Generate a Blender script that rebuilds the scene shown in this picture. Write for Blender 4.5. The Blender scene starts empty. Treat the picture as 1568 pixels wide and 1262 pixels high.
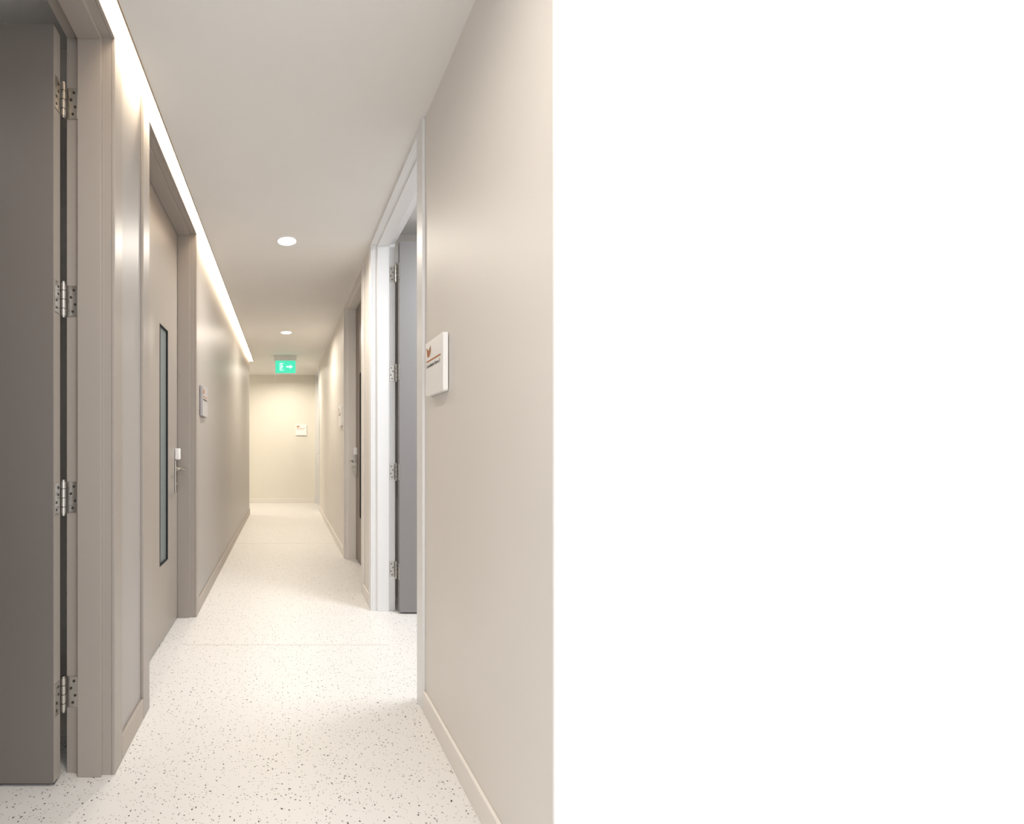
import bpy, bmesh, math
from mathutils import Vector, Matrix

scene = bpy.context.scene
scene.view_settings.view_transform = 'Standard'
scene.view_settings.look = 'None'

# ------------------------------------------------------------------ helpers
def lin(c):
    return tuple(((v/255)/12.92 if v/255 <= 0.04045 else (((v/255)+0.055)/1.055)**2.4) for v in c) + (1.0,)

def mat_paint(name, rgb, rough=0.5, var=0.03, bump=0.02, scale=60, metallic=0.0, spec=0.5):
    m = bpy.data.materials.new(name); m.use_nodes = True
    nt = m.node_tree; b = nt.nodes['Principled BSDF']
    b.inputs['Roughness'].default_value = rough
    b.inputs['Metallic'].default_value = metallic
    b.inputs['Specular IOR Level'].default_value = spec
    tc = nt.nodes.new('ShaderNodeTexCoord')
    n = nt.nodes.new('ShaderNodeTexNoise'); n.inputs['Scale'].default_value = 2.5; n.inputs['Detail'].default_value = 4
    nt.links.new(tc.outputs['Object'], n.inputs['Vector'])
    mx = nt.nodes.new('ShaderNodeMix'); mx.data_type = 'RGBA'
    c = lin(rgb)
    mx.inputs[6].default_value = tuple(min(1, x*(1-var)) for x in c[:3]) + (1,)
    mx.inputs[7].default_value = tuple(min(1, x*(1+var)) for x in c[:3]) + (1,)
    nt.links.new(n.outputs['Fac'], mx.inputs[0])
    nt.links.new(mx.outputs[2], b.inputs['Base Color'])
    if bump > 0:
        n2 = nt.nodes.new('ShaderNodeTexNoise'); n2.inputs['Scale'].default_value = scale; n2.inputs['Detail'].default_value = 3
        nt.links.new(tc.outputs['Object'], n2.inputs['Vector'])
        bp = nt.nodes.new('ShaderNodeBump'); bp.inputs['Strength'].default_value = bump; bp.inputs['Distance'].default_value = 0.01
        nt.links.new(n2.outputs['Fac'], bp.inputs['Height'])
        nt.links.new(bp.outputs['Normal'], b.inputs['Normal'])
    return m

def mat_emit(name, rgb, strength):
    m = bpy.data.materials.new(name); m.use_nodes = True
    b = m.node_tree.nodes['Principled BSDF']
    b.inputs['Base Color'].default_value = lin(rgb)
    b.inputs['Emission Color'].default_value = lin(rgb)
    b.inputs['Emission Strength'].default_value = strength
    return m

def mat_floor():
    m = bpy.data.materials.new('speckled_vinyl'); m.use_nodes = True
    nt = m.node_tree; b = nt.nodes['Principled BSDF']
    b.inputs['Roughness'].default_value = 0.42
    tc = nt.nodes.new('ShaderNodeTexCoord')
    nz = nt.nodes.new('ShaderNodeTexNoise'); nz.inputs['Scale'].default_value = 90; nz.inputs['Detail'].default_value = 2
    nt.links.new(tc.outputs['Object'], nz.inputs['Vector'])
    sc = nt.nodes.new('ShaderNodeVectorMath'); sc.operation = 'SCALE'; sc.inputs['Scale'].default_value = 0.008
    nt.links.new(nz.outputs['Color'], sc.inputs[0])
    ad = nt.nodes.new('ShaderNodeVectorMath'); ad.operation = 'ADD'
    nt.links.new(tc.outputs['Object'], ad.inputs[0]); nt.links.new(sc.outputs[0], ad.inputs[1])
    bn = nt.nodes.new('ShaderNodeTexNoise'); bn.inputs['Scale'].default_value = 1.5
    nt.links.new(tc.outputs['Object'], bn.inputs['Vector'])
    base = nt.nodes.new('ShaderNodeMix'); base.data_type = 'RGBA'
    base.inputs[6].default_value = lin((229, 227, 225)); base.inputs[7].default_value = lin((234, 232, 230))
    nt.links.new(bn.outputs['Fac'], base.inputs[0])
    cur = base.outputs[2]
    for (scale, rad, keep, col) in ((66, 0.15, 0.11, (84, 78, 76)), (92, 0.16, 0.11, (166, 146, 124)), (130, 0.17, 0.12, (125, 120, 118)), (44, 0.11, 0.09, (52, 50, 52))):
        v = nt.nodes.new('ShaderNodeTexVoronoi'); v.inputs['Scale'].default_value = scale
        v.voronoi_dimensions = '2D'
        off = nt.nodes.new('ShaderNodeVectorMath'); off.operation = 'ADD'; off.inputs[1].default_value = (scale*0.37, scale*0.11, 0)
        nt.links.new(ad.outputs[0], off.inputs[0]); nt.links.new(off.outputs[0], v.inputs['Vector'])
        lt = nt.nodes.new('ShaderNodeMath'); lt.operation = 'LESS_THAN'; lt.inputs[1].default_value = rad
        nt.links.new(v.outputs['Distance'], lt.inputs[0])
        sp = nt.nodes.new('ShaderNodeSeparateColor'); nt.links.new(v.outputs['Color'], sp.inputs[0])
        l2 = nt.nodes.new('ShaderNodeMath'); l2.operation = 'LESS_THAN'; l2.inputs[1].default_value = keep
        nt.links.new(sp.outputs[0], l2.inputs[0])
        mu = nt.nodes.new('ShaderNodeMath'); mu.operation = 'MULTIPLY'
        nt.links.new(lt.outputs[0], mu.inputs[0]); nt.links.new(l2.outputs[0], mu.inputs[1])
        mx = nt.nodes.new('ShaderNodeMix'); mx.data_type = 'RGBA'
        nt.links.new(mu.outputs[0], mx.inputs[0]); nt.links.new(cur, mx.inputs[6]); mx.inputs[7].default_value = lin(col)
        cur = mx.outputs[2]
    nt.links.new(cur, b.inputs['Base Color'])
    return m

def link(o, parent=None):
    scene.collection.objects.link(o)
    if parent is not None: o.parent = parent
    return o

def empty(name, loc=(0, 0, 0)):
    e = bpy.data.objects.new(name, None); e.location = loc; e.empty_display_size = 0.1
    return link(e)

def boxes(name, bl, mat, parent=None, bevel=0.0, seg=2):
    bm = bmesh.new()
    for (x0, x1, y0, y1, z0, z1) in bl:
        x0, x1 = min(x0, x1), max(x0, x1); y0, y1 = min(y0, y1), max(y0, y1); z0, z1 = min(z0, z1), max(z0, z1)
        r = bmesh.ops.create_cube(bm, size=1)
        for v in r['verts']:
            v.co = Vector(((x0+x1)/2+v.co.x*(x1-x0), (y0+y1)/2+v.co.y*(y1-y0), (z0+z1)/2+v.co.z*(z1-z0)))
    me = bpy.data.meshes.new(name); bm.to_mesh(me); bm.free()
    me.materials.append(mat)
    o = link(bpy.data.objects.new(name, me), parent)
    if bevel > 0:
        md = o.modifiers.new('bev', 'BEVEL'); md.width = bevel; md.segments = seg; md.limit_method = 'ANGLE'
    return o

def cyl(bm, p0, p1, r, r2=None, seg=24):
    p0, p1 = Vector(p0), Vector(p1); d = p1-p0
    rot = Vector((0, 0, 1)).rotation_difference(d.normalized()).to_matrix().to_4x4()
    M = Matrix.Translation((p0+p1)/2) @ rot
    bmesh.ops.create_cone(bm, cap_ends=True, segments=seg, radius1=r, radius2=r if r2 is None else r2, depth=d.length, matrix=M)

def from_bm(name, bm, mat, parent=None, bevel=0.0, smooth=False):
    me = bpy.data.meshes.new(name); bm.to_mesh(me); bm.free(); me.materials.append(mat)
    if smooth:
        for p in me.polygons: p.use_smooth = True
    o = link(bpy.data.objects.new(name, me), parent)
    if bevel > 0:
        md = o.modifiers.new('bev', 'BEVEL'); md.width = bevel; md.segments = 2; md.limit_method = 'ANGLE'
    return o

def polys(name, pl, y, mat, parent):
    """flat polygons in local XZ at depth y, facing -Y"""
    bm = bmesh.new()
    for p in pl:
        vs = [bm.verts.new((a, y, b)) for a, b in p]
        f = bm.faces.new(vs)
    bmesh.ops.recalc_face_normals(bm, faces=bm.faces)
    return from_bm(name, bm, mat, parent)

def tube(name, pts, r, mat, parent):
    cu = bpy.data.curves.new(name, 'CURVE'); cu.dimensions = '3D'; cu.bevel_depth = r; cu.bevel_resolution = 5; cu.use_fill_caps = True
    s = cu.splines.new('BEZIER'); s.bezier_points.add(len(pts)-1)
    for bp, p in zip(s.bezier_points, pts):
        bp.co = p; bp.handle_left_type = bp.handle_right_type = 'AUTO'
    cu.materials.append(mat)
    return link(bpy.data.objects.new(name, cu), parent)

# ------------------------------------------------------------------ materials
M_wallL = mat_paint('paint_taupe', (174, 169, 165), 0.42)
M_wallR = mat_paint('paint_beige', (230, 225, 219), 0.5)
M_wallEnd = mat_paint('paint_cream', (234, 230, 220), 0.55)
M_white = mat_paint('paint_white', (252, 252, 252), 0.6, var=0.0)
M_ceil = mat_paint('paint_ceiling', (236, 234, 231), 0.7)
M_frameL = mat_paint('frame_taupe', (166, 158, 151), 0.38)
M_frameR = mat_paint('frame_white', (236, 236, 236), 0.4)
M_frameR2 = mat_paint('frame_white_dim', (232, 228, 223), 0.4)  # white frame toned down, dimmer light painted into its colour
M_baseR = mat_paint('skirting_beige', (238, 233, 227), 0.45)
M_baseL = mat_paint('skirting_taupe', (178, 169, 160), 0.45)
M_leafL = mat_paint('door_laminate_grey', (124, 118, 114), 0.4)
M_leafM = mat_paint('door_laminate_taupe', (168, 160, 152), 0.4)
M_leafR = mat_paint('door_laminate_cool', (140, 137, 137), 0.45)
M_leafB = mat_paint('door_laminate_brown', (142, 131, 122), 0.4)
M_steel = mat_paint('brushed_steel', (196, 193, 188), 0.28, metallic=1.0, bump=0.01, scale=300)
M_steelD = mat_paint('screw_steel', (95, 92, 88), 0.4, metallic=1.0, bump=0)
M_black = mat_paint('black_gasket', (28, 28, 30), 0.6, bump=0)
M_glass = mat_paint('frosted_glass', (124, 134, 134), 0.25, bump=0)
M_plate = mat_paint('sign_acrylic', (250, 249, 248), 0.3, bump=0, var=0.0)
M_plateShade = mat_paint('sign_acrylic_shaded', (176, 173, 176), 0.3, bump=0, var=0.0)  # white sign acrylic greyed, shade painted into the plate colour
M_orange = mat_paint('sign_copper_print', (184, 108, 48), 0.5, bump=0)
M_text = mat_paint('sign_text_print', (60, 56, 54), 0.6, bump=0)
M_plast = mat_paint('white_plastic', (245, 245, 245), 0.4, bump=0)
M_alu = mat_paint('cove_trim_bronze', (178, 156, 132), 0.4, bump=0)
M_led = mat_emit('led_diffuser', (255, 238, 212), 12.0)
M_lamp = mat_emit('downlight_lens', (255, 250, 242), 14.0)
M_green = mat_emit('exit_green', (70, 216, 180), 0.8)
M_exitw = mat_emit('exit_white', (225, 255, 245), 0.9)
M_floor = mat_floor()
M_seam = mat_paint('weld_seam', (205, 201, 197), 0.5, bump=0)

# ------------------------------------------------------------------ dimensions
W = 0.582; F = 0.570; T = 0.735; CE = -0.5155; ZC = 2.466; ZR = 2.60; YE = 9.10
LEND = 7.60
ZHL = 2.462; ZHR = 2.442
# doors: (y0, y1)
L1 = (0.52, 1.572); L2 = (1.973, 3.02)
R1 = (2.04, 3.14); R2 = (3.54, 4.60); R3 = (8.06, 8.93)

# ------------------------------------------------------------------ shell
boxes('floor', [(-3.2, 3.4, -2.2, YE+0.15, -0.08, 0.0)], M_floor)
boxes('trim_1', [(-F, F, 2.598, 2.6025, 0.0, 0.0006)], M_seam)
boxes('trim_2', [(-F, F, 5.30, 5.3045, 0.0, 0.0006)], M_seam)

def wall_side(name, s, ystart, yend, doors, zh, mat):
    bl = []; y = ystart
    for (a, b) in doors:
        if a-0.05 > y: bl.append((s*W, s*T, y, a-0.05, 0, ZR))
        bl.append((s*W, s*T, a-0.05, b+0.05, zh+0.05, ZR))
        y = b+0.05
    bl.append((s*W, s*T, y, yend, 0, ZR))
    return boxes(name, bl, mat)
wall_side('wall_left', -1, 0.30, LEND, [L1, L2], ZHL, M_wallL)
wall_side('wall_right', 1, 1.024, YE, [R1, R2, R3], ZHR, M_wallR)
boxes('wall_end', [(-3.2, T, YE, YE+0.12, 0, ZR)], M_wallEnd)
boxes('wall_white_filler', [(W, 3.4, 1.018, 1.024, 0, ZR+0.9), (T, 3.4, 1.024, 1.14, 0, ZR+0.9)], M_white)  # invented white wall, added to fill the blank area right of the corridor
boxes('wall_front_left', [(-3.2, -T, 0.30, 0.42, 0, ZR)], M_wallL)
boxes('wall_branch', [(-3.2, -T, LEND-0.12, LEND, 0, ZR)], M_wallR)
boxes('wall_outer_left', [(-3.32, -3.2, 0.30, YE+0.12, 0, ZR)], M_wallR)
boxes('wall_outer_right', [(3.28, 3.4, 1.14, YE+0.12, 0, ZR)], M_wallR)
boxes('wall_partition_left', [(-3.2, -T, 1.78, 1.90, 0, ZR)], M_wallR)
boxes('wall_partition_right', [(T, 3.28, 3.34, 3.46, 0, ZR)], M_wallR)
boxes('wall_partition_back', [(T, 3.28, YE, YE+0.12, 0, ZR)], M_wallR)

boxes('ceiling', [(CE, W, 0.30, LEND, ZC, ZR), (-3.2, W, LEND, YE, ZC, ZR),
                  (-3.32, T, 0.30, YE+0.12, ZR, ZR+0.08),
                  (T, 3.4, 1.14, YE+0.12, ZR, ZR+0.08)], M_ceil)
cove = empty('cove_light', (0, 0, 0))
boxes('diffuser', [(-W, CE, 0.32, LEND-0.03, 2.525, 2.535)], M_led, cove)
boxes('edge_profile', [(CE-0.001, CE+0.004, 0.32, LEND-0.005, ZC-0.004, ZC+0.03)], M_alu, cove)

# baseboards
def base(name, s, segs, mat):
    boxes(name, [(s*F, s*W, a, b, 0, 0.085) for a, b in segs], mat, bevel=0.003)
base('baseboard_left', -1, [(L1[1]+0.075, L2[0]-0.085), (L2[1]+0.075, LEND)], M_baseL)
base('baseboard_right', 1, [(1.03, R1[0]-0.085), (R1[1]+0.075, R2[0]-0.085), (R2[1]+0.075, R3[0]-0.085)], M_baseR)
boxes('baseboard_end', [(-3.2, F, YE-0.012, YE, 0, 0.09)], M_baseR, bevel=0.003)

# ------------------------------------------------------------------ doors
def frame(parent, s, y0, y1, zh, ztop, mat):
    A = []
    # architrave (proud of the wall)
    A += [(s*F, s*W, y1, y1+0.073, 0, ztop), (s*F, s*W, y0-0.083, y0, 0, ztop), (s*F, s*W, y0, y1, zh, ztop)]
    boxes('architrave', A, mat, parent, bevel=0.002)
    B = [(s*W, s*0.612, y1, y1+0.05, 0, zh+0.05), (s*W, s*0.612, y0-0.05, y0, 0, zh+0.05), (s*W, s*0.612, y0, y1, zh, zh+0.05)]
    boxes('lining', B, mat, parent)
    C = [(s*0.612, s*0.69, y1-0.012, y1+0.05, 0, zh+0.05), (s*0.612, s*0.69, y0-0.05, y0+0.012, 0, zh+0.05), (s*0.612, s*0.69, y0+0.012, y1-0.012, zh-0.012, zh+0.05)]
    boxes('stop', C, mat, parent, bevel=0.0015)
    D = [(s*0.69, s*T, y1+0.010, y1+0.05, 0, zh+0.05), (s*0.69, s*T, y0-0.05, y0-0.010, 0, zh+0.05), (s*0.69, s*T, y0-0.010, y1+0.010, zh+0.012, zh+0.05)]
    boxes('rebate', D, mat, parent)

def handle(parent, s, y, z=0.955):
    """lever set on a closed leaf whose corridor face is at X=s*0.69"""
    x = s*0.69; i = -s
    boxes('handle_backplate', [(x, x+i*0.008, y-0.022, y+0.022, z-0.145, z+0.055)], M_steel, parent, bevel=0.004, seg=3)
    bm = bmesh.new()
    cyl(bm, (x, y, z), (x+i*0.018, y, z), 0.017)
    cyl(bm, (x+i*0.008, y, z-0.09), (x+i*0.016, y, z-0.09), 0.009)
    from_bm('handle_rose', bm, M_steel, parent)
    tube('handle_lever', [(x+i*0.01, y, z), (x+i*0.055, y, z), (x+i*0.068, y-0.02, z), (x+i*0.066, y-0.07, z+0.001), (x+i*0.060, y-0.125, z)], 0.009, M_steel, parent)
    boxes('lock_indicator', [(x, x+i*0.030, y-0.018, y+0.018, z+0.060, z+0.130)], M_plast, parent, bevel=0.006, seg=3)

def closed_leaf(parent, s, y0, y1, zh, mat, win=None):
    a, b, z0, z1 = y0-0.006, y1+0.006, 0.008, zh+0.008
    X0, X1 = s*0.691, s*0.733
    if win is None:
        boxes('leaf', [(X0, X1, a, b, z0, z1)], mat, parent)
    else:
        wa, wb, wz0, wz1 = win
        boxes('leaf', [(X0, X1, a, wa, z0, z1), (X0, X1, wb, b, z0, z1), (X0, X1, wa, wb, z0, wz0), (X0, X1, wa, wb, wz1, z1)], mat, parent)
        g = 0.007
        boxes('vision_panel_bead', [(s*0.689, s*0.715, wa, wa+g, wz0, wz1), (s*0.689, s*0.715, wb-g, wb, wz0, wz1),
                                    (s*0.689, s*0.715, wa+g, wb-g, wz0, wz0+g), (s*0.689, s*0.715, wa+g, wb-g, wz1-g, wz1)], M_black, parent)
        boxes('vision_panel_glass', [(s*0.699, s*0.707, wa+g, wb-g, wz0+g, wz1-g)], M_glass, parent)

def hinges(parent, s, yj, ylf, zs):
    """knuckle hinges of an open leaf. yj = face of jamb rebate, ylf = leaf front face y"""
    bm = bmesh.new(); bs = bmesh.new()
    for z in zs:
        cyl(bm, (s*0.738, yj-0.018, z-0.054), (s*0.738, yj-0.018, z+0.054), 0.0075)
        for k in (-0.030, 0.0, 0.030):
            cyl(bs, (s*0.738, yj-0.018, z+k-0.0012), (s*0.738, yj-0.018, z+k+0.0012), 0.0079)
        cyl(bm, (s*0.738, yj-0.018, z+0.054), (s*0.738, yj-0.018, z+0.060), 0.0055)
        cyl(bm, (s*0.738, yj-0.018, z-0.060), (s*0.738, yj-0.018, z-0.054), 0.0055)
        for (x0, x1, y0, y1) in ((0.698, 0.733, yj-0.003, yj), (0.7440, 0.7475, ylf+0.004, ylf+0.034)):
            r = bmesh.ops.create_cube(bm, size=1)
            for v in r['verts']:
                v.co = Vector((s*(x0+x1)/2+v.co.x*(x1-x0), (y0+y1)/2+v.co.y*(y1-y0), z+v.co.z*0.104))
        for dz, xx in ((-0.036, 0.714), (-0.012, 0.706), (0.012, 0.720), (0.036, 0.710)):
            cyl(bs, (s*xx, yj-0.0045, z+dz), (s*xx, yj-0.003, z+dz), 0.0045, seg=12)
            cyl(bs, (s*0.7425, ylf+0.012+(0.012 if dz > 0 else 0), z+dz), (s*0.744, ylf+0.012+(0.012 if dz > 0 else 0), z+dz), 0.0042, seg=12)
    from_bm('hinge_plates', bm, M_steel, parent, bevel=0.0006)
    from_bm('hinge_screws', bs, M_steelD, parent)

HZ = (2.25, 1.587, 0.928, 0.275)
# open door, left foreground
d = empty('door_1')
frame(d, -1, *L1, ZHL, 2.512, M_frameL)
boxes('leaf', [(-0.748, -1.66, 1.517, 1.561, 0.010, 2.462)], M_leafL, d, bevel=0.0015)
boxes('leaf_edge_strip', [(-0.7470, -0.7485, 1.519, 1.559, 0.012, 2.460)], M_leafM, d)
boxes('drop_seal', [(-0.752, -1.65, 1.530, 1.548, 0.0, 0.010)], M_black, d)
hinges(d, -1, L1[1]+0.010, 1.517, HZ)
# closed door, left
d = empty('door_2')
frame(d, -1, *L2, ZHL, 2.512, M_frameL)
closed_leaf(d, -1, *L2, ZHL, M_leafM, (2.585, 2.760, 0.435, 1.775))
handle(d, -1, 2.95)
# open door, right
d = empty('door_3')
frame(d, 1, *R1, ZHR, ZC, M_frameR)
boxes('leaf', [(0.748, 1.69, 3.078, 3.122, 0.010, 2.440)], M_leafR, d, bevel=0.0015)
hinges(d, 1, R1[1]+0.010, 3.078, HZ)
# closed door, right
d = empty('door_4')
frame(d, 1, *R2, ZHR, ZC, M_frameR2)
closed_leaf(d, 1, *R2, ZHR, M_leafB, (4.20, 4.36, 0.435, 1.775))
handle(d, 1, 4.53)
# far closed door, right
d = empty('door_5')
frame(d, 1, *R3, ZHR, ZC, M_frameR)
closed_leaf(d, 1, *R3, ZHR, M_leafB)
handle(d, 1, 8.86)

# ------------------------------------------------------------------ room signs
def sign(loc, rotz, text, mat=None):
    e = empty('room_sign', loc); e.rotation_euler = (0, 0, rotz)
    bm = bmesh.new(); h = 0.105; r = 0.008
    ring = []
    for cx, cz, a0 in ((h-r, h-r, 0), (-h+r, h-r, 90), (-h+r, -h+r, 180), (h-r, -h+r, 270)):
        for k in range(5):
            a = math.radians(a0+k*22.5); ring.append((cx+r*math.cos(a), cz+r*math.sin(a)))
    f = bm.faces.new([bm.verts.new((x, -0.004, z)) for x, z in ring])
    ex = bmesh.ops.extrude_face_region(bm, geom=[f])
    for v in ex['geom']:
        if isinstance(v, bmesh.types.BMVert): v.co.y = -0.022
    bmesh.ops.recalc_face_normals(bm, faces=bm.faces)
    from_bm('plate', bm, mat or M_plate, e, bevel=0.0012)
    boxes('wall_spacer', [(-0.085, 0.085, -0.006, 0.0, -0.085, 0.085)], M_steel, e)
    x0 = -0.090; z0 = 0.044; k = 1.15
    pl = [[(0, 0.036), (0.012, 0.030), (0.019, 0), (0.010, 0.002)],
          [(0.014, 0.028), (0.025, 0.022), (0.031, 0.002), (0.0205, 0)],
          [(0.027, 0.022), (0.034, 0.030), (0.039, 0.006), (0.032, 0.001)],
          [(0.0355, 0.030), (0.047, 0.037), (0.048, 0.016), (0.0405, 0.006)]]
    pl = [[(x0+a*k, z0+b*k) for a, b in q] for q in pl]
    polys('logo', pl, -0.0226, M_orange, e)
    polys('rule', [[(-0.090, 0.026), (0.080, 0.026), (0.080, 0.032), (-0.090, 0.032)]], -0.0226, M_orange, e)
    cu = bpy.data.curves.new('room_name', 'FONT'); cu.body = text; cu.size = 0.0185; cu.extrude = 0.0002
    cu.materials.append(M_text)
    t = link(bpy.data.objects.new('room_name', cu), e)
    t.location = (-0.090, -0.0226, 0.004); t.rotation_euler = (math.radians(90), 0, 0)
    return e
sign((W, 1.775, 1.402), math.radians(-90), 'Consultation Room 2')
sign((-W, 3.29, 1.410), math.radians(90), 'Consultation Room 1', M_plateShade)
sign((W, 4.84, 1.412), math.radians(-90), 'Consultation Room 3')
sign((0.305, YE, 1.412), 0, 'Treatment Room')

# ------------------------------------------------------------------ downlights
def downlight(x, y, power, col=(1.0, 0.92, 0.81)):
    e = empty('downlight', (x, y, ZC))
    bm = bmesh.new()
    n = 40; prof = [(0.068, 0.0), (0.068, -0.003), (0.062, -0.0045), (0.060, -0.002), (0.059, 0.0)]
    rings = [[bm.verts.new((r*math.cos(2*math.pi*k/n), r*math.sin(2*math.pi*k/n), z)) for k in range(n)] for r, z in prof]
    for a, b in zip(rings, rings[1:]):
        for k in range(n):
            bm.faces.new((a[k], a[(k+1) % n], b[(k+1) % n], b[k]))
    from_bm('bezel', bm, M_plast, e, smooth=True)
    bm = bmesh.new(); cyl(bm, (0, 0, -0.0046), (0, 0, -0.0002), 0.060, seg=40)
    from_bm('lens', bm, M_lamp, e)
    l = bpy.data.lights.new('downlight_lamp', 'AREA'); l.shape = 'DISK'; l.size = 0.10; l.energy = power
    l.color = col; l.spread = math.radians(165)
    o = link(bpy.data.objects.new('lamp', l), e); o.location = (0, 0, -0.007)
downlight(0.01, 0.62, 9)
downlight(0.01, 3.13, 12.5)
downlight(0.01, 5.65, 15.5, (1.0, 0.90, 0.76))
downlight(0.01, 8.17, 22, (1.0, 0.91, 0.76))
downlight(-1.9, 8.35, 14, (1.0, 0.91, 0.76))  # unseen fitting added as fill light for the side branch

def room_fill(name, x, y, w, h, power, col):
    e = empty(name, (x, y, ZR))
    boxes('housing', [(-w/2-0.02, w/2+0.02, -h/2-0.02, h/2+0.02, -0.03, 0)], M_plast, e)
    l = bpy.data.lights.new(name+'_lamp', 'AREA'); l.shape = 'RECTANGLE'; l.size = w; l.size_y = h; l.energy = power; l.color = col
    o = link(bpy.data.objects.new('lamp', l), e); o.location = (0, 0, -0.035)
room_fill('room_fill_light', 1.55, 2.3, 0.6, 0.6, 38, (0.93, 0.96, 1.0))  # unseen panel added to stand in for cool daylight through the doorway
room_fill('room_fill_light', -1.6, 1.0, 0.5, 0.5, 2, (1.0, 0.95, 0.9))  # unseen dim panel added to light the open left leaf

# ------------------------------------------------------------------ exit sign
e = empty('exit_sign', (0.0, 7.13, 0))
boxes('housing', [(-0.17, 0.17, -0.03, 0.03, 2.392, ZC)], mat_paint('exit_housing', (230, 230, 226), 0.4, bump=0), e, bevel=0.006)
boxes('panel', [(-0.155, 0.155, -0.006, 0.006, 2.205, 2.392)], M_green, e, bevel=0.002)
boxes('test_cord', [(-0.156, -0.150, -0.012, -0.006, 2.08, 2.392)], M_plast, e)
Z0 = 2.30
polys('pictogram', [
    [(0.015, Z0-0.010), (0.075, Z0-0.010), (0.075, Z0+0.010), (0.015, Z0+0.010)],
    [(0.070, Z0-0.032), (0.110, Z0), (0.070, Z0+0.032)],
    [(-0.085, Z0-0.055), (-0.025, Z0-0.055), (-0.025, Z0-0.047), (-0.077, Z0-0.047), (-0.077, Z0+0.055), (-0.085, Z0+0.055)],
    [(-0.085, Z0+0.047), (-0.025, Z0+0.047), (-0.025, Z0+0.055), (-0.085, Z0+0.055)],
    [(-0.058+0.010*math.cos(a*math.pi/5), Z0+0.032+0.010*math.sin(a*math.pi/5)) for a in range(10)],
    [(-0.066, Z0+0.018), (-0.046, Z0+0.020), (-0.050, Z0-0.012), (-0.066, Z0-0.010)],
    [(-0.050, Z0+0.018), (-0.030, Z0+0.004), (-0.034, Z0-0.002), (-0.052, Z0+0.010)],
    [(-0.058, Z0-0.010), (-0.050, Z0-0.012), (-0.034, Z0-0.026), (-0.040, Z0-0.032)],
    [(-0.066, Z0-0.010), (-0.058, Z0-0.012), (-0.066, Z0-0.040), (-0.074, Z0-0.038)],
], -0.0075, M_exitw, e)

# ------------------------------------------------------------------ world, camera
w = bpy.data.worlds.new('world'); scene.world = w; w.use_nodes = True
w.node_tree.nodes['Background'].inputs[0].default_value = (1, 1, 1, 1)
w.node_tree.nodes['Background'].inputs[1].default_value = 1.75

cam = bpy.data.cameras.new('camera'); cam.sensor_width = 36; cam.sensor_fit = 'HORIZONTAL'
cam.lens = 720/1568*36
cam.shift_x = 0.2213; cam.shift_y = 0.0332; cam.clip_start = 0.05
co = link(bpy.data.objects.new('camera', cam)); co.location = (0, 0, 1.1); co.rotation_euler = (math.radians(90), 0, 0)
scene.camera = co
